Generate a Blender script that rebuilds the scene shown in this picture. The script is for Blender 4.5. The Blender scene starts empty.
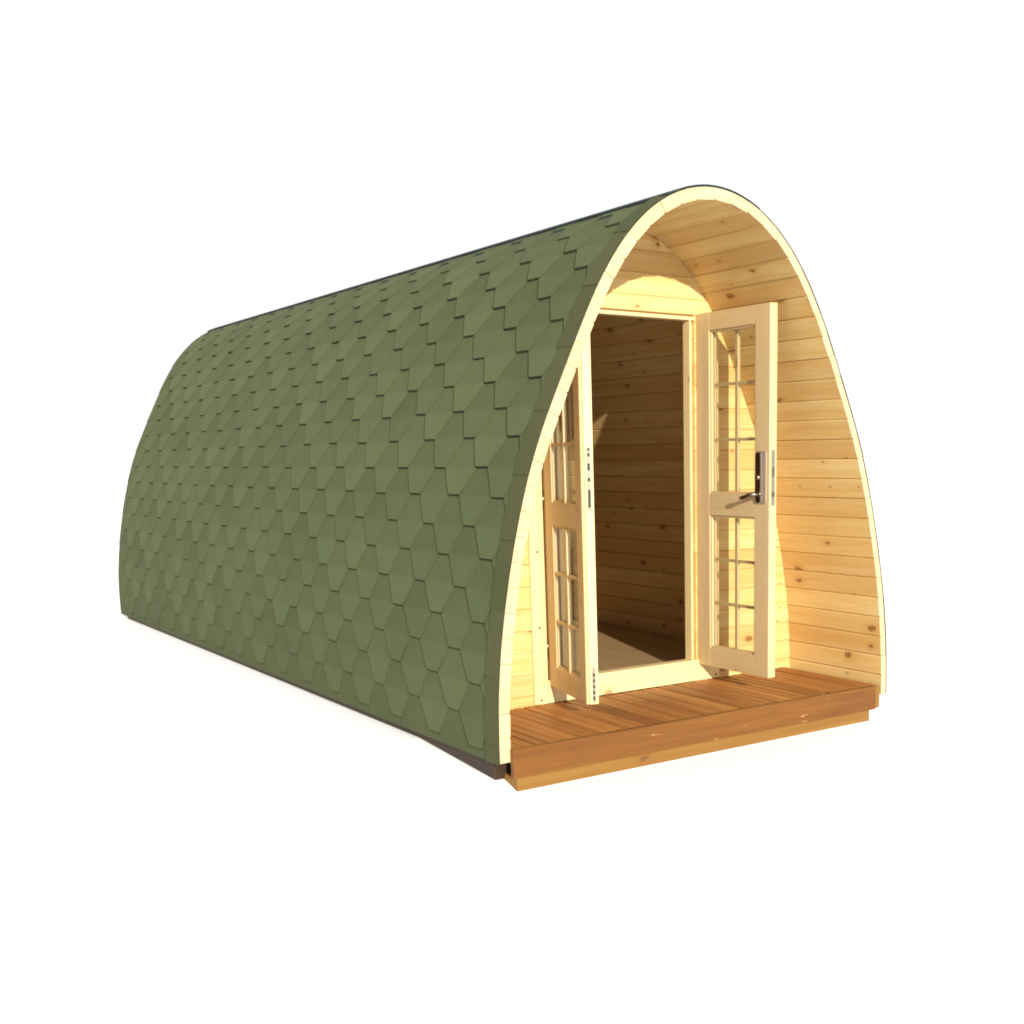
import bpy, math, random
from mathutils import Matrix, Vector
random.seed(7)
C = bpy.context.scene.collection
# ------------------------------------------------------------------ camera
scene = bpy.context.scene
cam = bpy.data.cameras.new('camera'); camo = bpy.data.objects.new('camera', cam); C.objects.link(camo)
CP = Vector((-3.628012, -4.421744, 1.457710))
R_ = Vector((0.7955235, -0.6058332, -0.0104138)); U_ = Vector((0.1316489, 0.1560419, 0.9789379)); F_ = Vector((0.5914481, 0.7801391, -0.2038923))
m = Matrix((( R_.x, U_.x, -F_.x, CP.x), (R_.y, U_.y, -F_.y, CP.y), (R_.z, U_.z, -F_.z, CP.z), (0, 0, 0, 1)))
camo.matrix_world = m
cam.sensor_width = 36; cam.lens = 1181.447 * 36 / 1024
cam.shift_x = (512 - 671.76) / 1024; cam.shift_y = (702.55 - 512) / 1024
cam.clip_end = 2000
scene.camera = camo

# ------------------------------------------------------------------ profile of the shell
HA = [1.548855, -0.557138, 0.554388, -0.126391, 0.131147, -0.024766, 0.027456, -0.004895, 0.001619]
HB = [0.00042, -0.000968, 0.003731]
THB, LEN, ZC = 2.232113, 6.7937, 1.1
def prof(th):
    r = sum(a * math.cos(k * th) for k, a in enumerate(HA)) + sum(b * math.sin((k + 1) * th) for k, b in enumerate(HB))
    return r * math.sin(th), ZC + r * math.cos(th)
NT = 1200
TAB = []          # (s, x, z, nx, nz) from the left foot to the right foot; s = 0 at the ridge
_p = [prof(-THB + 2 * THB * i / NT) for i in range(NT + 1)]
_s = [0.0]
for i in range(NT): _s.append(_s[-1] + math.dist(_p[i], _p[i + 1]))
_mid = _s[NT // 2]
for i in range(NT + 1):
    a = _p[max(0, i - 1)]; b = _p[min(NT, i + 1)]
    tx, tz = b[0] - a[0], b[1] - a[1]; l = math.hypot(tx, tz)
    TAB.append((_s[i] - _mid, _p[i][0], _p[i][1], -tz / l, tx / l))
S0, S1 = TAB[0][0], TAB[-1][0]
def at(s, lift=0.0):
    """point of the profile at arc length s, moved outward by lift"""
    if s <= S0: a = TAB[0]; e = s - S0; return a[1] + a[3] * lift + 0.0 - a[4] * 0 , a[2] + a[4] * lift + e
    if s >= S1: a = TAB[-1]; e = S1 - s; return a[1] + a[3] * lift, a[2] + a[4] * lift + e
    lo, hi = 0, NT
    while hi - lo > 1:
        md = (lo + hi) // 2
        if TAB[md][0] <= s: lo = md
        else: hi = md
    a, b = TAB[lo], TAB[hi]; f = (s - a[0]) / (b[0] - a[0])
    v = [a[k] + f * (b[k] - a[k]) for k in range(5)]
    return v[1] - v[3] * -lift, v[2] + v[4] * lift
# outward normals: (nx,nz) must point away from the inside
_t = TAB[NT // 4]
if (_t[1]) * _t[3] < 0:
    TAB = [(a, b, c, -d, -e) for a, b, c, d, e in TAB]
def thk(s):      # the boards are a little thinner on the right-hand side
    t = min(1, max(0, (s + 0.3) / 1.2)); t = t * t * (3 - 2 * t); return 0.055 - 0.017 * t
INN = [at(S0 + (S1 - S0) * i / 600, -thk(S0 + (S1 - S0) * i / 600)) for i in range(601)]
def inner_x(z, side):
    """x of the inner face of the shell at height z, side -1 or 1"""
    pts = INN[:301] if side < 0 else INN[300:][::-1]
    for a, b in zip(pts, pts[1:]):
        if (a[1] - z) * (b[1] - z) <= 0 and a[1] != b[1]:
            return a[0] + (b[0] - a[0]) * (z - a[1]) / (b[1] - a[1])
    return 0.0 if z > 2 else pts[0][0]
ZTOP = max(q[1] for q in INN)

# ------------------------------------------------------------------ mesh builder
class MB:
    def __init__(s): s.v = []; s.f = []; s.uv = []; s.r = []; s.sm = []
    def face(s, pts, uv, rnd=(0.5, 0.0), smooth=False):
        n = len(s.v); s.v += [tuple(p) for p in pts]; s.f.append(list(range(n, n + len(pts))))
        s.uv += list(uv); s.r += [rnd] * len(pts); s.sm.append(smooth)
    def box(s, a, b, grain=0, rnd=None, off=None, ch=0.0):
        """box a..b, wood grain along axis `grain`; ch = chamfer of the long edges"""
        if rnd is None: rnd = (random.random(), random.random())
        if off is None: off = (random.uniform(0, 50), random.uniform(0, 50))
        g = grain; o = [k for k in range(3) if k != g]
        def uvf(p, n):
            if n == g: return (off[0] + 0.2 * p[o[0]], off[1] + p[o[1]])
            k = o[0] if n == o[1] else o[1]
            return (off[0] + p[g], off[1] + p[k] + (7.3 if n == o[0] else 0))
        n0 = len(s.v)
        idx = {}
        # shared vertices so that a bevel modifier can round the box
        for i in (0, 1):
            for j in (0, 1):
                for k in (0, 1):
                    idx[i, j, k] = len(s.v); s.v.append(((a, b)[i][0], (a, b)[j][1], (a, b)[k][2]))
        fs = [(0, [(0,0,0),(0,0,1),(0,1,1),(0,1,0)]), (0, [(1,0,0),(1,1,0),(1,1,1),(1,0,1)]),
              (1, [(0,0,0),(1,0,0),(1,0,1),(0,0,1)]), (1, [(0,1,0),(0,1,1),(1,1,1),(1,1,0)]),
              (2, [(0,0,0),(0,1,0),(1,1,0),(1,0,0)]), (2, [(0,0,1),(1,0,1),(1,1,1),(0,1,1)])]
        for n, q in fs:
            s.f.append([idx[t] for t in q]); s.sm.append(False)
            for t in q:
                s.uv.append(uvf(s.v[idx[t]], n)); s.r.append(rnd)
    def tube(s, path, rad, seg=12, rnd=(0.5, 0)):
        rads = rad if isinstance(rad, (list, tuple)) else [rad] * len(path)
        path = [Vector(q) for q in path]; rings = []
        up = None
        for i, q in enumerate(path):
            d = (path[min(i + 1, len(path) - 1)] - path[max(i - 1, 0)]).normalized()
            if up is None: up = d.orthogonal().normalized()
            up = (up - d * up.dot(d)).normalized(); sd = d.cross(up)
            base = len(s.v)
            for k in range(seg):
                t = 2 * math.pi * k / seg
                s.v.append(tuple(q + (up * math.cos(t) + sd * math.sin(t)) * rads[i]))
            rings.append(base)
        for a, b in zip(rings, rings[1:]):
            for k in range(seg):
                k2 = (k + 1) % seg
                s.f.append([a + k, a + k2, b + k2, b + k]); s.uv += [(0, 0)] * 4; s.r += [rnd] * 4; s.sm.append(True)
        s.f.append([rings[0] + k for k in range(seg)][::-1]); s.uv += [(0, 0)] * seg; s.r += [rnd] * seg; s.sm.append(False)
        s.f.append([rings[-1] + k for k in range(seg)]); s.uv += [(0, 0)] * seg; s.r += [rnd] * seg; s.sm.append(False)
    def build(s, name, mat, parent=None, bevel=0.0, label=None):
        me = bpy.data.meshes.new(name); me.from_pydata(s.v, [], s.f)
        me.materials.append(mat)
        u = me.uv_layers.new(name='grain'); w = me.uv_layers.new(name='rnd')
        for i in range(len(s.uv)): u.data[i].uv = s.uv[i]; w.data[i].uv = s.r[i]
        me.polygons.foreach_set('use_smooth', s.sm); me.update()
        o = bpy.data.objects.new(name, me); C.objects.link(o)
        if parent is not None: o.parent = parent
        if bevel > 0:
            bv = o.modifiers.new('bevel', 'BEVEL'); bv.width = bevel; bv.segments = 2; bv.limit_method = 'ANGLE'
        if label: o['label'] = label
        return o

# ------------------------------------------------------------------ materials
def nodes(name):
    mt = bpy.data.materials.new(name); mt.use_nodes = True
    nt = mt.node_tree; nt.nodes.clear()
    return mt, nt
def N(nt, t, **kw):
    n = nt.nodes.new(t)
    for k, v in kw.items():
        if k.startswith('i_'): n.inputs[k[2:]].default_value = v
        else: setattr(n, k, v)
    return n
def math_(nt, op, a, b=None, c=None, clamp=False):
    n = N(nt, 'ShaderNodeMath', operation=op); n.use_clamp = clamp
    for i, x in enumerate((a, b, c)):
        if x is None: continue
        if isinstance(x, (int, float)): n.inputs[i].default_value = x
        else: nt.links.new(x, n.inputs[i])
    return n.outputs[0]
def mix(nt, f, a, b, typ='MIX'):
    n = N(nt, 'ShaderNodeMix', data_type='RGBA', blend_type=typ); n.clamp_factor = True
    for sock, x in ((n.inputs[0], f), (n.inputs[6], a), (n.inputs[7], b)):
        if isinstance(x, (int, float)): sock.default_value = x
        elif isinstance(x, tuple): sock.default_value = x if len(x) == 4 else x + (1,)
        else: nt.links.new(x, sock)
    return n.outputs[2]
def ramp(nt, x, stops):
    n = N(nt, 'ShaderNodeValToRGB'); el = n.color_ramp.elements
    while len(el) < len(stops): el.new(0.5)
    for e, (p, c) in zip(el, stops): e.position = p; e.color = (c, c, c, 1) if not isinstance(c, tuple) else c + (1,)
    nt.links.new(x, n.inputs[0]); return n.outputs[0]
def wood(name, light, mid, dark, knot, knots=0.3, tint=0.25, rough=0.55, grain=1.0, bump=0.15, wear=0.0, spec=0.3, kcell=1.0):
    mt, nt = nodes(name); L = nt.links.new
    uv = N(nt, 'ShaderNodeUVMap', uv_map='grain').outputs[0]
    rn = N(nt, 'ShaderNodeUVMap', uv_map='rnd').outputs[0]
    sp = N(nt, 'ShaderNodeSeparateXYZ'); L(rn, sp.inputs[0]); r1, r2 = sp.outputs[0], sp.outputs[1]
    s = N(nt, 'ShaderNodeSeparateXYZ'); L(uv, s.inputs[0]); u, v = s.outputs[0], s.outputs[1]
    # knots: one candidate per cell, elongated a little along the grain
    kc = N(nt, 'ShaderNodeCombineXYZ'); L(math_(nt, 'MULTIPLY', u, 4.6 * kcell), kc.inputs[0]); L(math_(nt, 'MULTIPLY', v, 8.5 * kcell), kc.inputs[1])
    wob = N(nt, 'ShaderNodeTexNoise', noise_dimensions='2D', i_Scale=7.0, i_Detail=1.0); L(kc.outputs[0], wob.inputs['Vector'])
    wv = N(nt, 'ShaderNodeVectorMath', operation='MULTIPLY_ADD'); L(wob.outputs['Color'], wv.inputs[0]); wv.inputs[1].default_value = (0.13, 0.13, 0); L(kc.outputs[0], wv.inputs[2])
    vo = N(nt, 'ShaderNodeTexVoronoi', voronoi_dimensions='2D', feature='F1', i_Scale=1.0, i_Randomness=0.9); L(wv.outputs[0], vo.inputs['Vector'])
    vs = N(nt, 'ShaderNodeSeparateXYZ'); L(vo.outputs['Color'], vs.inputs[0])
    on = math_(nt, 'GREATER_THAN', vs.outputs[0], 1 - knots)
    size = math_(nt, 'MULTIPLY_ADD', math_(nt, 'POWER', vs.outputs[1], 2.0), 0.14, 0.045)
    d = math_(nt, 'DIVIDE', vo.outputs['Distance'], size)
    core = math_(nt, 'MULTIPLY', on, ramp(nt, math_(nt, 'MULTIPLY', d, 0.5), [(0.30, 1.0), (0.52, 0.0)]))
    halo = math_(nt, 'MULTIPLY', on, ramp(nt, math_(nt, 'MULTIPLY', d, 0.25), [(0.1, 1.0), (0.75, 0.0)]))
    # growth bands, bent around the knots
    v2 = math_(nt, 'ADD', v, math_(nt, 'MULTIPLY', halo, 0.02))
    gc = N(nt, 'ShaderNodeCombineXYZ'); L(math_(nt, 'MULTIPLY', u, 1.1), gc.inputs[0]); L(math_(nt, 'MULTIPLY', v2, 26 * grain), gc.inputs[1]); L(math_(nt, 'MULTIPLY', r2, 9.0), gc.inputs[2])
    n1 = N(nt, 'ShaderNodeTexNoise', i_Scale=1.0, i_Detail=4.0, i_Roughness=0.55, i_Distortion=0.35); L(gc.outputs[0], n1.inputs['Vector'])
    gf = N(nt, 'ShaderNodeCombineXYZ'); L(math_(nt, 'MULTIPLY', u, 6.0), gf.inputs[0]); L(math_(nt, 'MULTIPLY', v2, 190 * grain), gf.inputs[1])
    n2 = N(nt, 'ShaderNodeTexNoise', i_Scale=1.0, i_Detail=2.0); L(gf.outputs[0], n2.inputs['Vector'])
    gl = N(nt, 'ShaderNodeCombineXYZ'); L(math_(nt, 'MULTIPLY', u, 0.9), gl.inputs[0]); L(math_(nt, 'MULTIPLY', v, 5.0), gl.inputs[1])
    n3 = N(nt, 'ShaderNodeTexNoise', i_Scale=1.0, i_Detail=2.0); L(gl.outputs[0], n3.inputs['Vector'])
    band = ramp(nt, n1.outputs[0], [(0.36, 0.0), (0.66, 1.0)])
    col = mix(nt, band, light, mid)
    col = mix(nt, math_(nt, 'MULTIPLY', ramp(nt, n2.outputs[0], [(0.45, 0.0), (0.75, 1.0)]), 0.35), col, dark)
    col = mix(nt, math_(nt, 'MULTIPLY', ramp(nt, n3.outputs[0], [(0.35, 0.0), (0.7, 1.0)]), 0.45), col, mid)
    col = mix(nt, math_(nt, 'MULTIPLY', r1, tint), col, dark)
    col = mix(nt, math_(nt, 'MULTIPLY', halo, 0.4), col, dark)
    col = mix(nt, math_(nt, 'MULTIPLY', core, 0.68), col, knot)
    if wear > 0:
        wn = N(nt, 'ShaderNodeTexNoise', i_Scale=1.0, i_Detail=5.0, i_Roughness=0.6)
        wc = N(nt, 'ShaderNodeCombineXYZ'); L(math_(nt, 'MULTIPLY', u, 7.0), wc.inputs[0]); L(math_(nt, 'MULTIPLY', v, 30.0), wc.inputs[1]); L(wc.outputs[0], wn.inputs['Vector'])
        col = mix(nt, math_(nt, 'MULTIPLY', ramp(nt, wn.outputs[0], [(0.66, 0.0), (0.74, 1.0)]), wear), col, (0.62, 0.36, 0.17))
    b = N(nt, 'ShaderNodeBsdfPrincipled'); L(col, b.inputs['Base Color']); b.inputs['Roughness'].default_value = rough
    b.inputs['Specular IOR Level'].default_value = spec
    bp = N(nt, 'ShaderNodeBump'); bp.inputs['Strength'].default_value = bump; bp.inputs['Distance'].default_value = 0.004
    hh = math_(nt, 'ADD', math_(nt, 'MULTIPLY', n1.outputs[0], 0.6), math_(nt, 'MULTIPLY', n2.outputs[0], 0.3)); L(hh, bp.inputs['Height']); L(bp.outputs[0], b.inputs['Normal'])
    out = N(nt, 'ShaderNodeOutputMaterial'); L(b.outputs[0], out.inputs[0])
    return mt
PINE = wood('pine', (0.72, 0.565, 0.270), (0.62, 0.420, 0.155), (0.43, 0.212, 0.052), (0.15, 0.050, 0.012), knots=0.20, tint=0.42)
PINE_END = wood('pine_edge', (0.56, 0.43, 0.27), (0.52, 0.38, 0.22), (0.43, 0.28, 0.14), (0.25, 0.10, 0.03), knots=0.03, tint=0.25)
PINE_CLEAR = wood('pine_clear', (0.56, 0.435, 0.25), (0.52, 0.385, 0.20), (0.46, 0.31, 0.14), (0.30, 0.12, 0.04), knots=0.05, tint=0.12)
PINE_PALE = wood('pine_pale', (0.74, 0.60, 0.33), (0.69, 0.54, 0.27), (0.60, 0.42, 0.18), (0.34, 0.16, 0.06), knots=0.03, tint=0.10)
DECK = wood('deck_stain', (0.45, 0.200, 0.055), (0.28, 0.108, 0.025), (0.12, 0.040, 0.010), (0.08, 0.025, 0.008), knots=0.08, tint=0.6, rough=0.5, bump=0.4, grain=0.7, wear=0.18)
FASCIA = wood('fascia_stain', (0.190, 0.078, 0.011), (0.130, 0.047, 0.0070), (0.062, 0.020, 0.004), (0.07, 0.022, 0.008), knots=0.10, tint=0.1, rough=0.5, bump=0.5, wear=0.75, grain=0.9)
BEAM = wood('beam_wood', (0.225, 0.118, 0.022), (0.185, 0.088, 0.016), (0.15, 0.064, 0.015), (0.10, 0.04, 0.01), knots=0.1, tint=0.1)
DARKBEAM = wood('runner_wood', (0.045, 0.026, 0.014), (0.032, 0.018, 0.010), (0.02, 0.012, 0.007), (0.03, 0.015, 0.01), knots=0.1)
FLOORW = wood('floor_wood', (0.44, 0.31, 0.17), (0.38, 0.25, 0.12), (0.28, 0.17, 0.07), (0.16, 0.06, 0.02), knots=0.1)

def shingle_mat(name, top, low, edge):
    mt, nt = nodes(name); L = nt.links.new
    uv = N(nt, 'ShaderNodeUVMap', uv_map='grain').outputs[0]
    rn = N(nt, 'ShaderNodeUVMap', uv_map='rnd').outputs[0]
    sp = N(nt, 'ShaderNodeSeparateXYZ'); L(rn, sp.inputs[0])
    s = N(nt, 'ShaderNodeSeparateXYZ'); L(uv, s.inputs[0])
    geo = N(nt, 'ShaderNodeTexCoord').outputs['Object']
    g1 = N(nt, 'ShaderNodeTexNoise', i_Scale=420.0, i_Detail=2.0); L(geo, g1.inputs['Vector'])
    g2 = N(nt, 'ShaderNodeTexNoise', i_Scale=2.2, i_Detail=4.0); L(geo, g2.inputs['Vector'])
    g3 = N(nt, 'ShaderNodeTexNoise', i_Scale=38.0, i_Detail=3.0); L(geo, g3.inputs['Vector'])
    # the printed band: the half of each tab nearer its tip is the paler green
    band = ramp(nt, s.outputs[1], [(0.45, 0.0), (0.55, 1.0)])
    col = mix(nt, band, top, low)
    k = math_(nt, 'ADD', math_(nt, 'MULTIPLY_ADD', sp.outputs[0], 0.20, 0.90), math_(nt, 'MULTIPLY_ADD', g2.outputs[0], 0.3, -0.15))
    k = math_(nt, 'MULTIPLY', k, math_(nt, 'MULTIPLY_ADD', g1.outputs[0], 0.9, 0.55))
    k = math_(nt, 'MULTIPLY', k, math_(nt, 'MULTIPLY_ADD', g3.outputs[0], 0.24, 0.88))
    kk = N(nt, 'ShaderNodeCombineXYZ')
    for i in range(3): L(k, kk.inputs[i])
    col = mix(nt, 1.0, col, kk.outputs[0], 'MULTIPLY')
    col = mix(nt, math_(nt, 'MULTIPLY', ramp(nt, g2.outputs[0], [(0.45, 0.0), (0.7, 1.0)]), 0.25), col, (top[0] * 1.15, top[1] * 0.96, top[2] * 1.05))
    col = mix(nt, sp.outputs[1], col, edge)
    b = N(nt, 'ShaderNodeBsdfPrincipled'); L(col, b.inputs['Base Color']); b.inputs['Roughness'].default_value = 0.9
    b.inputs['Specular IOR Level'].default_value = 0.15
    bp = N(nt, 'ShaderNodeBump'); bp.inputs['Strength'].default_value = 0.35; bp.inputs['Distance'].default_value = 0.0015
    L(g1.outputs[0], bp.inputs['Height']); L(bp.outputs[0], b.inputs['Normal'])
    out = N(nt, 'ShaderNodeOutputMaterial'); L(b.outputs[0], out.inputs[0])
    return mt
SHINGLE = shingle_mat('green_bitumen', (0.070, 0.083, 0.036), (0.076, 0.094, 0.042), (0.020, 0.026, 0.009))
VERGE = shingle_mat('verge_bitumen', (0.058, 0.064, 0.029), (0.058, 0.064, 0.029), (0.022, 0.027, 0.014))
CAP = shingle_mat('cap_bitumen', (0.022, 0.032, 0.036), (0.022, 0.032, 0.036), (0.012, 0.014, 0.014))

def simple(name, col, rough=0.5, metal=0.0, noise=0.15, scale=60.0):
    mt, nt = nodes(name); L = nt.links.new
    tc = N(nt, 'ShaderNodeTexCoord').outputs['Object']
    n = N(nt, 'ShaderNodeTexNoise', i_Scale=scale, i_Detail=3.0); L(tc, n.inputs['Vector'])
    c = mix(nt, math_(nt, 'MULTIPLY', n.outputs[0], noise * 2), col, tuple(x * 0.6 for x in col))
    b = N(nt, 'ShaderNodeBsdfPrincipled'); L(c, b.inputs['Base Color']); b.inputs['Roughness'].default_value = rough; b.inputs['Metallic'].default_value = metal
    out = N(nt, 'ShaderNodeOutputMaterial'); L(b.outputs[0], out.inputs[0])
    return mt
STEEL = simple('brushed_steel', (0.42, 0.38, 0.30), 0.35, 1.0)
PLATE = simple('satin_plate', (0.62, 0.55, 0.48), 0.5, 0.7)
DSTEEL = simple('dark_steel', (0.24, 0.20, 0.16), 0.3, 1.0)
BLACK = simple('black_slot', (0.02, 0.018, 0.015), 0.6)
FELT = simple('roofing_felt', (0.03, 0.032, 0.03), 0.9)
SCREW = simple('screw_zinc', (0.16, 0.12, 0.06), 0.45, 0.6)
GROUND = simple('white_ground', (0.83, 0.86, 0.90), 0.9, 0.0, 0.01, 2.0)

def glass():
    mt, nt = nodes('clear_glass'); L = nt.links.new
    t = N(nt, 'ShaderNodeBsdfTransparent'); t.inputs[0].default_value = (0.95, 0.96, 0.94, 1)
    g = N(nt, 'ShaderNodeBsdfGlossy'); g.inputs['Roughness'].default_value = 0.02
    lw = N(nt, 'ShaderNodeLayerWeight'); lw.inputs[0].default_value = 0.5
    fr = math_(nt, 'MULTIPLY_ADD', math_(nt, 'POWER', lw.outputs['Facing'], 4.0), 0.35, 0.02)
    mx = N(nt, 'ShaderNodeMixShader'); L(fr, mx.inputs[0]); L(t.outputs[0], mx.inputs[1]); L(g.outputs[0], mx.inputs[2])
    out = N(nt, 'ShaderNodeOutputMaterial'); L(mx.outputs[0], out.inputs[0])
    return mt
GLASS = glass()

# ------------------------------------------------------------------ the ground: white, rising a little towards the back
gm = MB()
def gh(y):
    pts = [(-0.03, 0.020), (0.10, 0.060), (0.85, 0.113), (1.3, 0.116)]
    if y <= pts[0][0]: return pts[0][1]
    for (a, za), (b, zb) in zip(pts, pts[1:]):
        if y <= b: return za + (zb - za) * (y - a) / (b - a)
    return pts[-1][1]
ys = [-300, -60, -15, -5, -1] + [-0.05 + 0.04 * i for i in range(25)] + [3, 8, 20, 80, 400]
xs = [-400, -60, -10, -3, 3, 10, 60, 400]
for y0, y1 in zip(ys, ys[1:]):
    for x0, x1 in zip(xs, xs[1:]):
        gm.face([(x0, y0, gh(y0)), (x1, y0, gh(y0)), (x1, y1, gh(y1)), (x0, y1, gh(y1))], [(0, 0)] * 4, smooth=True)
go = gm.build('ground', GROUND); go['kind'] = 'structure'

# ------------------------------------------------------------------ the pod
pod = bpy.data.objects.new('camping_pod', None); C.objects.link(pod)
pod['label'] = 'arched wooden camping pod with green hexagonal shingles and open glazed double doors'
pod['category'] = 'cabin'

# shell lining: long boards bent round the arch
def add_strip(mb, cs, y0, y1, rnd, off, segs=1, endrnd=None):
    """closed cross-section cs [(x,z)...] swept from y0 to y1; UV u along y"""
    n = len(cs); acc = [0.0]
    for i in range(n): acc.append(acc[-1] + math.dist(cs[i], cs[(i + 1) % n]))
    for i in range(n):
        a, b = cs[i], cs[(i + 1) % n]
        mb.face([(a[0], y0, a[1]), (a[0], y1, a[1]), (b[0], y1, b[1]), (b[0], y0, b[1])],
                [(off[0] + y0, off[1] + acc[i]), (off[0] + y1, off[1] + acc[i]), (off[0] + y1, off[1] + acc[i + 1]), (off[0] + y0, off[1] + acc[i + 1])], rnd)
    cx = sum(q[0] for q in cs) / n; cz = sum(q[1] for q in cs) / n
    for y, rv in ((y0, False), (y1, True)):
        pts = [(q[0], y, q[1]) for q in cs]; uv = [(off[0] + 20 + 0.3 * (q[0] - cx), off[1] + 3 + (q[1] - cz) * 0.5) for q in cs]
        if rv: pts, uv = pts[::-1], uv[::-1]
        mb.face(pts, uv, endrnd or rnd)
NB = 54; bw = (S1 - S0) / NB
lin = MB(); edge = MB()
for i in range(NB):
    a, b = S0 + i * bw, S0 + (i + 1) * bw
    g = 0.0009
    e = 0.006
    jit = random.uniform(-0.0012, 0.0012)
    THK = thk((a + b) / 2)
    cs = [at(a + g, -0.001), at((a + b) / 2, -0.001), at(b - g, -0.001), at(b - g, -THK + 0.0045), at(b - e, -THK + jit), at(a + e, -THK + jit), at(a + g, -THK + 0.0045)]
    rnd = (random.random() ** 1.3, random.random()); off = (random.uniform(0, 60), random.uniform(0, 60))
    add_strip(lin, cs, 0.007, LEN - 0.02, rnd, off)
    fy = random.uniform(0.0, 0.003)
    rnd2 = (rnd[0] * 0.9, rnd[1])
    add_strip(edge, cs, fy, 0.0069, rnd2, (off[0], off[1] + 9))
lin.build('arch_boards', PINE, pod)
edge.build('arch_edge', PINE_END, pod, label='pale sawn front edge of the arch boards')

# roofing felt under the shingles
fe = MB()
NS = 120
for i in range(NS):
    a = S0 + (S1 - S0) * i / NS; b = S0 + (S1 - S0) * (i + 1) / NS
    add_strip(fe, [at(a, 0.0), at(a, 0.0008), at(b, 0.0008), at(b, 0.0)], 0.004, LEN - 0.005, (0.5, 0), (0, 0))
fe.build('roofing_felt', CAP, pod)

# hexagonal shingles
COURSES = [0.065, 0.197, 0.329, 0.461, 0.592, 0.725, 0.857, 0.990, 1.126, 1.265, 1.405, 1.544, 1.684, 1.818, 1.955, 2.091, 2.230, 2.368, 2.507, 2.643, 2.790, 2.928]
PER, TIP = 0.412, 0.105
sh = MB()
def hexrow(sd, idx):
    s2 = COURSES[idx]; s1 = COURSES[idx - 1] if idx > 0 else s2 - 0.132; s0 = COURSES[idx - 2] if idx > 1 else s1 - 0.132
    par = (idx - 12) % 2
    ph = (0.0 if par == 0 else 0.206) + random.uniform(-0.004, 0.004) + 0.005
    k = -1
    drift = 0.0
    while True:
        yc = ph + PER * k + drift * k; k += 1
        if yc - 0.16 > LEN: break
        if yc < -0.16: continue
        rn = random.random(); wob = random.uniform(-0.004, 0.004); ds = random.uniform(-0.003, 0.003); cur = random.uniform(-0.0015, 0.004)
        rows = []
        lv = [(s0 - 0.014, TIP / 2, 0.0), ((s0 + s1) / 2, None, 0.25), (s1, (PER - TIP) / 2, 0.5), ((s1 + s2) / 2, None, 0.75), (s2 + ds, TIP / 2, 1.0)]
        W0, W1 = TIP / 2, (PER - TIP) / 2 + 0.001
        for (s, hw, f) in lv:
            hw = W0 + (W1 - W0) * (1 - abs(2 * f - 1))
            lift = (0.0025 + 0.0095 * f + (cur * 0.5 if f == 1.0 else 0)) * (1.0 if sd < 0 else 0.45) * min(1.0, max(0.3, (s - 0.15) / 0.5))
            c = yc + wob * f
            yy = [min(max(c + q * hw, 0.088), LEN) for q in (-1, -0.33, 0.33, 1)]
            rows.append([(s, y_, lift * (1 - 0.65 * min(1, max(0, (y_ - LEN + 0.25) / 0.25))), f) for y_ in yy])
        if rows[2][0][1] >= rows[2][3][1] - 0.001: continue
        P = lambda q, dl=0.0: (lambda xz: (xz[0], q[1], xz[1]))(at(sd * q[0], q[2] + dl))
        for ra, rb in zip(rows, rows[1:]):
            for j in range(3):
                qs = [ra[j], ra[j + 1], rb[j + 1], rb[j]]
                if abs(qs[0][1] - qs[1][1]) < 1e-5 and abs(qs[2][1] - qs[3][1]) < 1e-5: continue
                sh.face([P(q) for q in (qs if sd > 0 else qs[::-1])], [(0, q[3]) for q in (qs if sd > 0 else qs[::-1])], (rn, 0))
            for j in (0, 3):
                a, b = ra[j], rb[j]
                if not (0.089 < b[1] < LEN - 0.001): continue
                def Q(q, dy, dl): v = P(q, dl); return (v[0], v[1] + dy, v[2])
                if j == 0:      # the edge facing the front: a soft slope with the same granules
                    sh.face([P(a), P(b), Q(b, -0.0015, -0.009), Q(a, -0.0015, -0.009)], [(0, a[3]), (0, b[3]), (0, b[3]), (0, a[3])], (rn, 0.25))
                else:           # the far edge: its cast shadow painted in as a dark slope
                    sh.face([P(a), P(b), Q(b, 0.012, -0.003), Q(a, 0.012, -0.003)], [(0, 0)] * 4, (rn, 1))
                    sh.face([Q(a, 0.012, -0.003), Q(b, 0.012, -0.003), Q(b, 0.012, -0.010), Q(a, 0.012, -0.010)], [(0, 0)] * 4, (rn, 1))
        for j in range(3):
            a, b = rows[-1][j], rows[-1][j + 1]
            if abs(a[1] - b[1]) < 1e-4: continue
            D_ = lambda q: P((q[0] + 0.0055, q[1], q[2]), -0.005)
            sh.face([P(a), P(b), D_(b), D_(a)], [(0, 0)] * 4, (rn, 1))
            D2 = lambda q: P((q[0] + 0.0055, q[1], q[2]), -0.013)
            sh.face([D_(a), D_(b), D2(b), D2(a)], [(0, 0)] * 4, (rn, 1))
for sd in (-1, 1):
    for i in range(len(COURSES)): hexrow(sd, i)
    # starter strip under the lowest tabs
    e_ = abs(S0) + 0.004
    for a, b in [(2.60 + (e_ - 2.60) * i / 8, 2.60 + (e_ - 2.60) * (i + 1) / 8) for i in range(8)]:
        y = 0.0
        while y < LEN:
            y2 = min(LEN, y + 1.0)
            pa, pb = at(sd * a, 0.0045), at(sd * b, 0.0045)
            sh.face([(pa[0], y + .002, pa[1]), (pa[0], y2, pa[1]), (pb[0], y2, pb[1]), (pb[0], y + .002, pb[1])], [(0, 0.0)] * 4, (0.35, 0))
            y = y2
    pa, pb = at(sd * e_, 0.0045), at(sd * e_, -0.002)
    sh.face([(pa[0], 0.002, pa[1]), (pa[0], LEN, pa[1]), (pb[0], LEN, pb[1]), (pb[0], 0.002, pb[1])], [(0, 0)] * 4, (0.3, 1))
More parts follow.
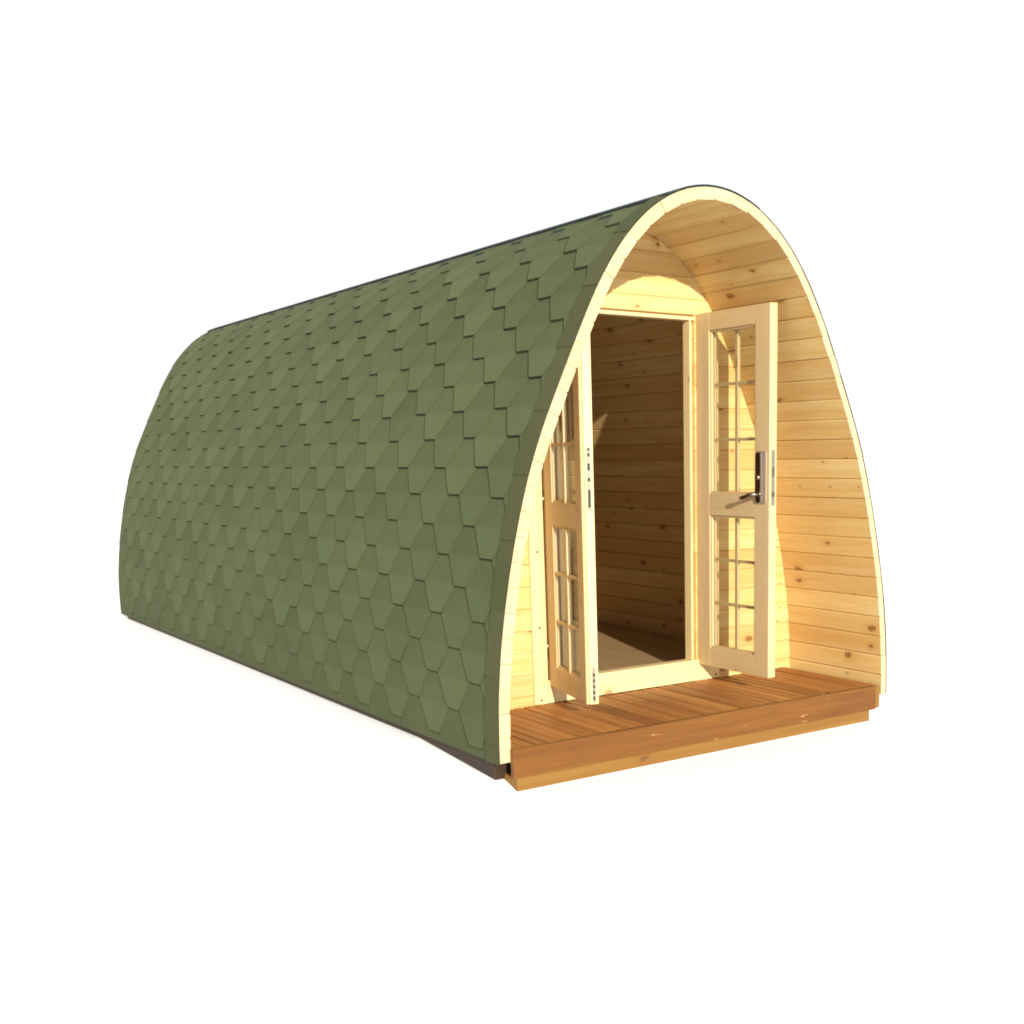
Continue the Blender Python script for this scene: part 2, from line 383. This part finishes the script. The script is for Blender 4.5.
sh.build('shingle_roof', SHINGLE, pod, label='green hexagonal bitumen shingles')

# verge strip along the front edge: short overlapping pieces
vg = MB()
def verge(sd):
    s = 0.27; n = 0
    while s < abs(S0):
        s2 = min(s + 0.292 + random.uniform(-0.01, 0.01), abs(S0) + 0.004); rn = random.random()
        w = 0.105 + random.uniform(-0.004, 0.004); m_ = 6
        prev = None
        for i in range(m_ + 1):
            f = i / m_; ss = sd * (s + (s2 - s) * f); lift = (0.0125 + 0.003 * f) if sd < 0 else 0.0078
            a = at(ss, lift); b = at(ss, 0.001); a0 = at(ss, lift - (0.009 if sd < 0 else 0.005))
            cur = ((a0[0], -0.0015, a0[1]), (a[0], w, a[1]), (b[0], -0.0015, b[1]), (b[0], w, b[1]))
            if prev:
                vg.face([prev[0], prev[1], cur[1], cur[0]], [(0, 0)] * 4, (rn, 0), False)
                vg.face([prev[0], cur[0], cur[2], prev[2]], [(0, 0)] * 4, (rn, 1))
                vg.face([prev[1], cur[1], cur[3], prev[3]], [(0, 0)] * 4, (rn, 1))
            prev = cur
        vg.face([prev[0], prev[1], prev[3], prev[2]], [(0, 0)] * 4, (rn, 1))
        s = s2
for sd in (-1, 1):
    vg = MB(); verge(sd); vg.build('verge_strip', VERGE, pod, label='darker olive shingle strip along the front edge')

# ridge cap pieces
rc = MB(); y = -0.003
while y < LEN - 0.02:
    y2 = min(LEN, y + 0.412); rn = random.random()
    for i in range(14):
        a = -0.275 + 0.555 * i / 14; b = a + 0.555 / 14
        tp = lambda q: 0.0075 + 0.0025 * min(1, abs(q) / 0.2) * (1 if q < 0 else -0.9)
        add_strip(rc, [at(a, 0.0025), at(a, tp(a)), at(b, tp(b)), at(b, 0.0025)], y, y2 - 0.004, (rn, 0.0), (0, 0))
    y = y2
rc.build('ridge_cap', CAP, pod, label='dark shingle strip along the ridge')

# ------------------------------------------------------------------ front wall with boards, opening for the doors
YW, DZ = 0.74, 0.213
OX0, OX1, OZ1 = -0.52, 0.462, 2.194
def wall_board(mb, z0, z1, xa, xb, y, t=0.028, both=False):
    """horizontal board between heights; xa(z), xb(z) give its ends"""
    rnd = (random.random() ** 1.2, random.random()); off = (random.uniform(0, 60), random.uniform(0, 60))
    zs = [z0, z0 + 0.003, (z0 + z1) / 2, z1 - 0.003, z1]; dy = [0.0045, 0, 0, 0, 0.0045]
    fr = [(xa(z), y + d, z) for z, d in zip(zs, dy)]; fb = [(xb(z), y + d, z) for z, d in zip(zs, dy)]
    for k in range(4):
        q = [fr[k], fb[k], fb[k + 1], fr[k + 1]]
        mb.face(q, [(off[0] + p[0], off[1] + p[2]) for p in q], rnd)
    for k in range(4):   # back
        q = [(p[0], y + t, p[2]) for p in (fr[k], fr[k + 1], fb[k + 1], fb[k])]
        mb.face(q, [(off[0] + p[0] + 5, off[1] + p[2]) for p in q], rnd)
    for f_, b_ in ((fr[0], fb[0]), (fb[-1], fr[-1])):
        q = [f_, (f_[0], y + t, f_[2]), (b_[0], y + t, b_[2]), b_]
        mb.face(q, [(off[0] + p[0], off[1] + p[1]) for p in q], rnd)
    for li in (fr, fb):
        for k in range(4):
            a, b = li[k], li[k + 1]
            q = [a, b, (b[0], y + t, b[2]), (a[0], y + t, a[2])]
            mb.face(q, [(off[0] + p[1], off[1] + p[2]) for p in q], rnd)
wl = MB()
z = DZ - 0.06; BWH = 0.1115
L_ = lambda zz: inner_x(zz, -1) + 0.0015
R__ = lambda zz: inner_x(zz, 1) - 0.0015
while z < ZTOP - 0.02:
    z1 = min(z + BWH, ZTOP - 0.003)
    zz0 = z + 0.0003
    if z1 <= OZ1 + 0.001:
        wall_board(wl, zz0, z1, L_, lambda q: OX0, YW); wall_board(wl, zz0, z1, lambda q: OX1, R__, YW)
    elif z < OZ1:
        wall_board(wl, zz0, OZ1, L_, lambda q: OX0, YW); wall_board(wl, zz0, OZ1, lambda q: OX1, R__, YW)
        if z1 - OZ1 > 0.01: wall_board(wl, OZ1 + 0.0002, z1, L_, R__, YW)
    else: wall_board(wl, zz0, z1, L_, R__, YW)
    z = z1
wl.build('front_wall', PINE, pod)
# rear wall
rw = MB(); z = 0.17
while z < ZTOP - 0.02:
    z1 = min(z + BWH, ZTOP - 0.003); wall_board(rw, z + .0003, z1, L_, R__, LEN - 0.12); z = z1
rw.build('rear_wall', PINE, pod)

# door frame
dfm = MB()
dfm.box((0.4275, YW - 0.004, 0.334), (0.438, YW + 0.055, 2.166), 2)          # right jamb
dfm.box((0.4385, YW + 0.022, 0.334), (0.4615, YW + 0.055, 2.166), 2)        # set-back rebate of right jamb
dfm.box((-0.480, YW - 0.004, 0.334), (-0.438, YW + 0.055, 2.166), 2)
dfm.box((-0.5195, YW + 0.022, 0.334), (-0.4805, YW + 0.055, 2.166), 2)
dfm.box((-0.5195, YW - 0.006, 2.1665), (0.4615, YW + 0.055, 2.184), 0)      # head
dfm.box((-0.5195, YW + 0.025, 2.1845), (0.4615, YW + 0.055, 2.1935), 0)     # shadow gap over the head
dfm.build('door_frame', PINE_PALE, pod, bevel=0.0015)
sl = MB(); sl.box((-0.519, YW - 0.014, DZ + 0.002), (0.545, YW + 0.055, 0.3335), 0)
sl.build('door_sill', PINE_PALE, pod, bevel=0.003, label='pale timber sill board below the doorway')

def screw(x, y, z, par, r=0.0065, axis='y'):
    s_ = MB(); s_.tube([(x, y + 0.002, z), (x, y - 0.0015, z)], r, 10); return s_.build('screw', SCREW, par)
for x0, x1 in ((-0.604, -0.5215), (0.5465, 0.62)):
    t = MB(); t.box((x0, YW - 0.013, DZ + 0.002), (x1, YW - 0.0005, 2.10 if x0 < 0 else 2.16), 2, rnd=(0.02, 0.3))
    tb = t.build('door_casing', PINE_PALE, pod, bevel=0.002)
    for zz in (0.236, 0.612, 0.995, 1.35, 1.72):
        screw((x0 + x1) / 2 + random.uniform(-0.012, 0.012), YW - 0.013, zz, tb)
for x, z_ in ((1.078, 0.497), (1.093, 0.579), (1.098, 0.718), (1.075, 0.973), (1.05, 1.21)):
    screw(x, YW, z_, pod, 0.005)

# ------------------------------------------------------------------ door leaves
def leaf(hx, ang, w, t, label, lock, z0=0.308, z1=2.199, up=(1.262, 2.106), lo=(0.417, 1.143), gx=(0.108, 0.478), bars=None, outer_near=False, hy=YW):
    mb = MB()
    M1 = 0.108; g0, g1 = gx
    mb.box((0, 0, z0), (g0, t, z1), 2); mb.box((g1, 0, z0), (w, t, z1), 2)
    mb.box((g0, 0.0005, z0), (g1, t - 0.0005, lo[0]), 0); mb.box((g0, 0.0005, lo[1]), (g1, t - 0.0005, up[0]), 0); mb.box((g0, 0.0005, up[1]), (g1, t - 0.0005, z1), 0)
    d = mb.build('door', PINE_CLEAR, pod, bevel=0.003, label=label)
    d.location = (hx, hy, 0); d.rotation_euler = (0, 0, ang)
    # glass
    for (a, b) in (up, lo):
        g = MB(); g.box((g0 - 0.004, t * 0.5 - 0.002, a - 0.004), (g1 + 0.004, t * 0.5 + 0.002, b + 0.004), 2)
        g.build('glass_pane', GLASS, d)
        # beads holding the glass, both sides
        bd = MB()
        for (ya, yb) in ((0.008, t * 0.5 - 0.003), (t * 0.5 + 0.003, t - 0.008)):
            bd.box((g0, ya, a), (g0 + 0.010, yb, b), 2); bd.box((g1 - 0.010, ya, a), (g1, yb, b), 2)
            bd.box((g0 + 0.010, ya, a), (g1 - 0.010, yb, a + 0.010), 0); bd.box((g0 + 0.010, ya, b - 0.010), (g1 - 0.010, yb, b), 0)
        bd.build('glazing_bead', PINE_CLEAR, d, bevel=0.001)
        # glazing bars stand on the outer side of the glass
        br = MB(); bx = (g0 + g1) / 2 + 0.005
        ya, yb = (0.003, t * 0.5 - 0.003) if outer_near else (t * 0.5 + 0.003, t - 0.003)
        br.box((bx - 0.010, ya, a), (bx + 0.010, yb, b), 2)
        for zz in bars:
            if a < zz < b:
                e = 0.0 if outer_near else 0.0
                br.box((g0, ya + 0.001, zz - 0.008), (bx - 0.010, yb - 0.001, zz + 0.008), 0); br.box((bx + 0.010, ya + 0.001, zz - 0.008), (g1, yb - 0.001, zz + 0.008), 0)
        br.build('glazing_bars', PINE_CLEAR, d, bevel=0.0015)
    for zz in (0.50, 1.25, 2.02):
        h = MB(); h.tube([(-0.006, t if not outer_near else 0.0, zz - 0.045), (-0.006, t if not outer_near else 0.0, zz + 0.045)], 0.0055, 12)
        h.build('hinge', DSTEEL, d)
    return d
dr = leaf(0.472, -math.pi / 2, 0.595, 0.050, 'right door leaf, opened square to the wall, with metal lever handle', True,
          bars=(1.828, 1.542, 0.903, 0.664), gx=(0.112, 0.482))
dl = leaf(-0.508, math.radians(-103), 0.558, 0.050, 'left door leaf, opened past square, with bolts in its edge', False,
          bars=(1.800, 1.520, 0.897, 0.654), gx=(0.130, 0.478), outer_near=True, up=(1.245, 2.100), lo=(0.420, 1.130))
# rebate strip (astragal) on the left leaf's free edge
a_ = MB(); a_.box((0.5585, 0.016, 0.309), (0.566, 0.058, 2.198), 2, rnd=(0.0, 0.4)); a_.build('meeting_strip', PINE_PALE, dl, bevel=0.001)
# lock case in the free edge of the left leaf, and the bolts above and below
lk = MB(); lk.box((0.5665, 0.026, 1.215), (0.5685, 0.044, 1.505), 2); k1 = lk.build('strike_plate', STEEL, dl, bevel=0.0005)
for za, zb in ((1.232, 1.312), (1.35, 1.366), (1.40, 1.43), (1.462, 1.476), (1.488, 1.498)):
    sb = MB(); sb.box((0.5690, 0.029, za), (0.5694, 0.041, zb), 2); sb.build('strike_slot', BLACK, dl)
for za, zb in ((0.318, 0.487), (2.03, 2.185)):
    b_ = MB(); b_.box((0.5665, 0.028, za), (0.5685, 0.044, zb), 2); b_.build('flush_bolt', STEEL, dl, bevel=0.0005)
    c_ = MB()
    n_ = 5
    for q in range(n_):
        zq = za + 0.012 + (zb - za - 0.03) * q / n_
        c_.box((0.5690, 0.031, zq), (0.5694, 0.041, zq + 0.017), 2)
    c_.build('bolt_slot', BLACK, dl)

# handle set on both faces of the right leaf
def rounded_plate(mb, x0, x1, z0, z1, ya, yb, r=0.012):
    pts = []
    for cx, cz, a0 in ((x1 - r, z0 + r, -90), (x1 - r, z1 - r, 0), (x0 + r, z1 - r, 90), (x0 + r, z0 + r, 180)):
        for k in range(5):
            t = math.radians(a0 + 22.5 * k); pts.append((cx + r * math.cos(t), cz + r * math.sin(t)))
    n = len(pts)
    mb.face([(p[0], ya, p[1]) for p in pts], [(0, 0)] * n); mb.face([(p[0], yb, p[1]) for p in pts][::-1], [(0, 0)] * n)
    for i in range(n):
        a, b = pts[i], pts[(i + 1) % n]
        mb.face([(a[0], ya, a[1]), (b[0], ya, b[1]), (b[0], yb, b[1]), (a[0], yb, a[1])], [(0, 0)] * 4)
T = 0.05
for side, (ya, sg, lz) in enumerate(((0.0, -1, 1.262), (T, 1, 1.375))):
    hp = MB(); rounded_plate(hp, 0.498, 0.572, 1.214, 1.480, ya + sg * 0.004, ya, 0.012)
    hp.build('handle_plate', PLATE, dr)
    hp = MB(); rounded_plate(hp, 0.500, 0.536, 1.220, 1.474, ya + sg * 0.010, ya + sg * 0.0045, 0.016)
    hd = hp.build('escutcheon', DSTEEL, dr)
    lv = MB()
    x_ = 0.519
    lv.tube([(x_, ya + sg * 0.004, lz), (x_, ya + sg * 0.028, lz), (x_ - 0.004, ya + sg * 0.044, lz), (x_ - 0.018, ya + sg * 0.052, lz - 0.001), (x_ - 0.045, ya + sg * 0.050, lz - 0.010), (x_ - 0.075, ya + sg * 0.047, lz - 0.017), (x_ - 0.098, ya + sg * 0.044, lz - 0.019)],
            [0.013, 0.011, 0.010, 0.010, 0.0105, 0.012, 0.010], 14)
    lv.tube([(x_, ya + sg * 0.004, lz), (x_, ya + sg * 0.014, lz)], 0.020, 16)
    lv.build('handle_lever', DSTEEL, dr)
    cy = MB(); cy.tube([(x_, ya + sg * 0.004, lz + 0.085 if side == 0 else 1.30), (x_, ya + sg * 0.02, lz + 0.085 if side == 0 else 1.30)], 0.013, 14)
    cy.build('lock_cylinder', STEEL, dr)
ep = MB(); ep.box((0.5952, 0.014, 1.205), (0.5972, 0.036, 1.485), 2); ep.build('lock_plate', STEEL, dr, bevel=0.0005)
lb = MB(); lb.box((0.5975, 0.018, 1.25), (0.6035, 0.032, 1.275), 2); lb.build('latch', DSTEEL, dr, bevel=0.001)
lb = MB(); lb.box((0.5975, 0.018, 1.35), (0.5985, 0.032, 1.40), 2); lb.build('dead_bolt', DSTEEL, dr)

# ------------------------------------------------------------------ deck and base
dk = MB(); x = -1.148; 
edge_in = 1.140
nbd = 19; wbd = (edge_in + 1.148) / nbd
for i in range(nbd):
    x0 = -1.148 + i * wbd + 0.0025; x1 = -1.148 + (i + 1) * wbd - 0.0025
    rnd = (random.random(), random.random()); off = (random.uniform(0, 40), random.uniform(0, 40)); dz = random.uniform(-0.0015, 0.0015)
    cs = [(x0, 0.180), (x0, DZ + dz - 0.002)]
    ng = 2; gw = (x1 - x0) / ng
    for k in range(ng):
        a = x0 + k * gw
        cs += [(a + 0.0015, DZ + dz), (a + gw * 0.74, DZ + dz), (a + gw * 0.80, DZ + dz - 0.004), (a + gw * 0.96, DZ + dz - 0.004)]
    cs += [(x1, DZ + dz - 0.002), (x1, 0.180)]
    add_strip(dk, cs, 0.0005, YW + (-0.0145 if -0.519 < (x0 + x1) / 2 < 0.545 else 0.0), rnd, off)
dk.build('deck_boards', DECK, pod)
fa = MB(); fa.box((-1.166, -0.032, 0.084), (1.109, -0.001, DZ + 0.002), 0, rnd=(0.3, 0.3))
fa.build('deck_fascia', FASCIA, pod, bevel=0.003)
fe2 = MB(); fe2.box((1.1095, -0.024, 0.088), (1.146, 0.10, 0.206), 2, rnd=(0.1, 0.5)); fe2.build('side_block', BEAM, pod, bevel=0.002)
be = MB(); be.box((-1.150, -0.026, 0.0205), (1.066, 0.09, 0.0835), 0, rnd=(0.2, 0.6)); be.build('front_beam', BEAM, pod, bevel=0.004)
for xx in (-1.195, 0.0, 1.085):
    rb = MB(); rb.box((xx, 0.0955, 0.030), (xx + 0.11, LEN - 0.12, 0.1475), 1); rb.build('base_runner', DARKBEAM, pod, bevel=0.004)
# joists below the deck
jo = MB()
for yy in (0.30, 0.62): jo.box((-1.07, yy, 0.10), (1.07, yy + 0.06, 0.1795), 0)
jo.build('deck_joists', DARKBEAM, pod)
# interior floor
fl = MB(); nf = 20; wf = 2.29 / nf
for i in range(nf):
    fl.box((-1.146 + i * wf + 0.0008, YW + 0.056, 0.20), (-1.146 + (i + 1) * wf - 0.0008, LEN - 0.121, 0.262 + random.uniform(-0.0004, 0.0004)), 1)
fl.build('interior_floor', FLOORW, pod)

# ------------------------------------------------------------------ light
w = bpy.data.worlds.new('World'); scene.world = w; w.use_nodes = True
bg = w.node_tree.nodes['Background']; bg.inputs[0].default_value = (1.0, 1.0, 1.0, 1); bg.inputs[1].default_value = 0.79
sun = bpy.data.lights.new('sun', 'SUN'); sun.energy = 5.0; sun.angle = math.radians(0.53); sun.color = (1.0, 0.91, 0.76)
so = bpy.data.objects.new('sun', sun); C.objects.link(so)
az, el = math.radians(17.0), math.radians(16.3)
d = Vector((math.sin(az) * math.cos(el), math.cos(az) * math.cos(el), -math.sin(el)))
so.rotation_euler = d.to_track_quat('-Z', 'Y').to_euler(); so.location = -d * 20
scene.view_settings.view_transform = 'Standard'; scene.view_settings.look = 'None'
scene.view_settings.exposure = 0.40; scene.view_settings.gamma = 1.0; scene.view_settings.use_curve_mapping = False
scene.render.engine = 'CYCLES'
scene.cycles.max_bounces = 10; scene.cycles.diffuse_bounces = 7; scene.cycles.transparent_max_bounces = 16
scene.cycles.use_denoising = True; scene.cycles.filter_width = 1.9
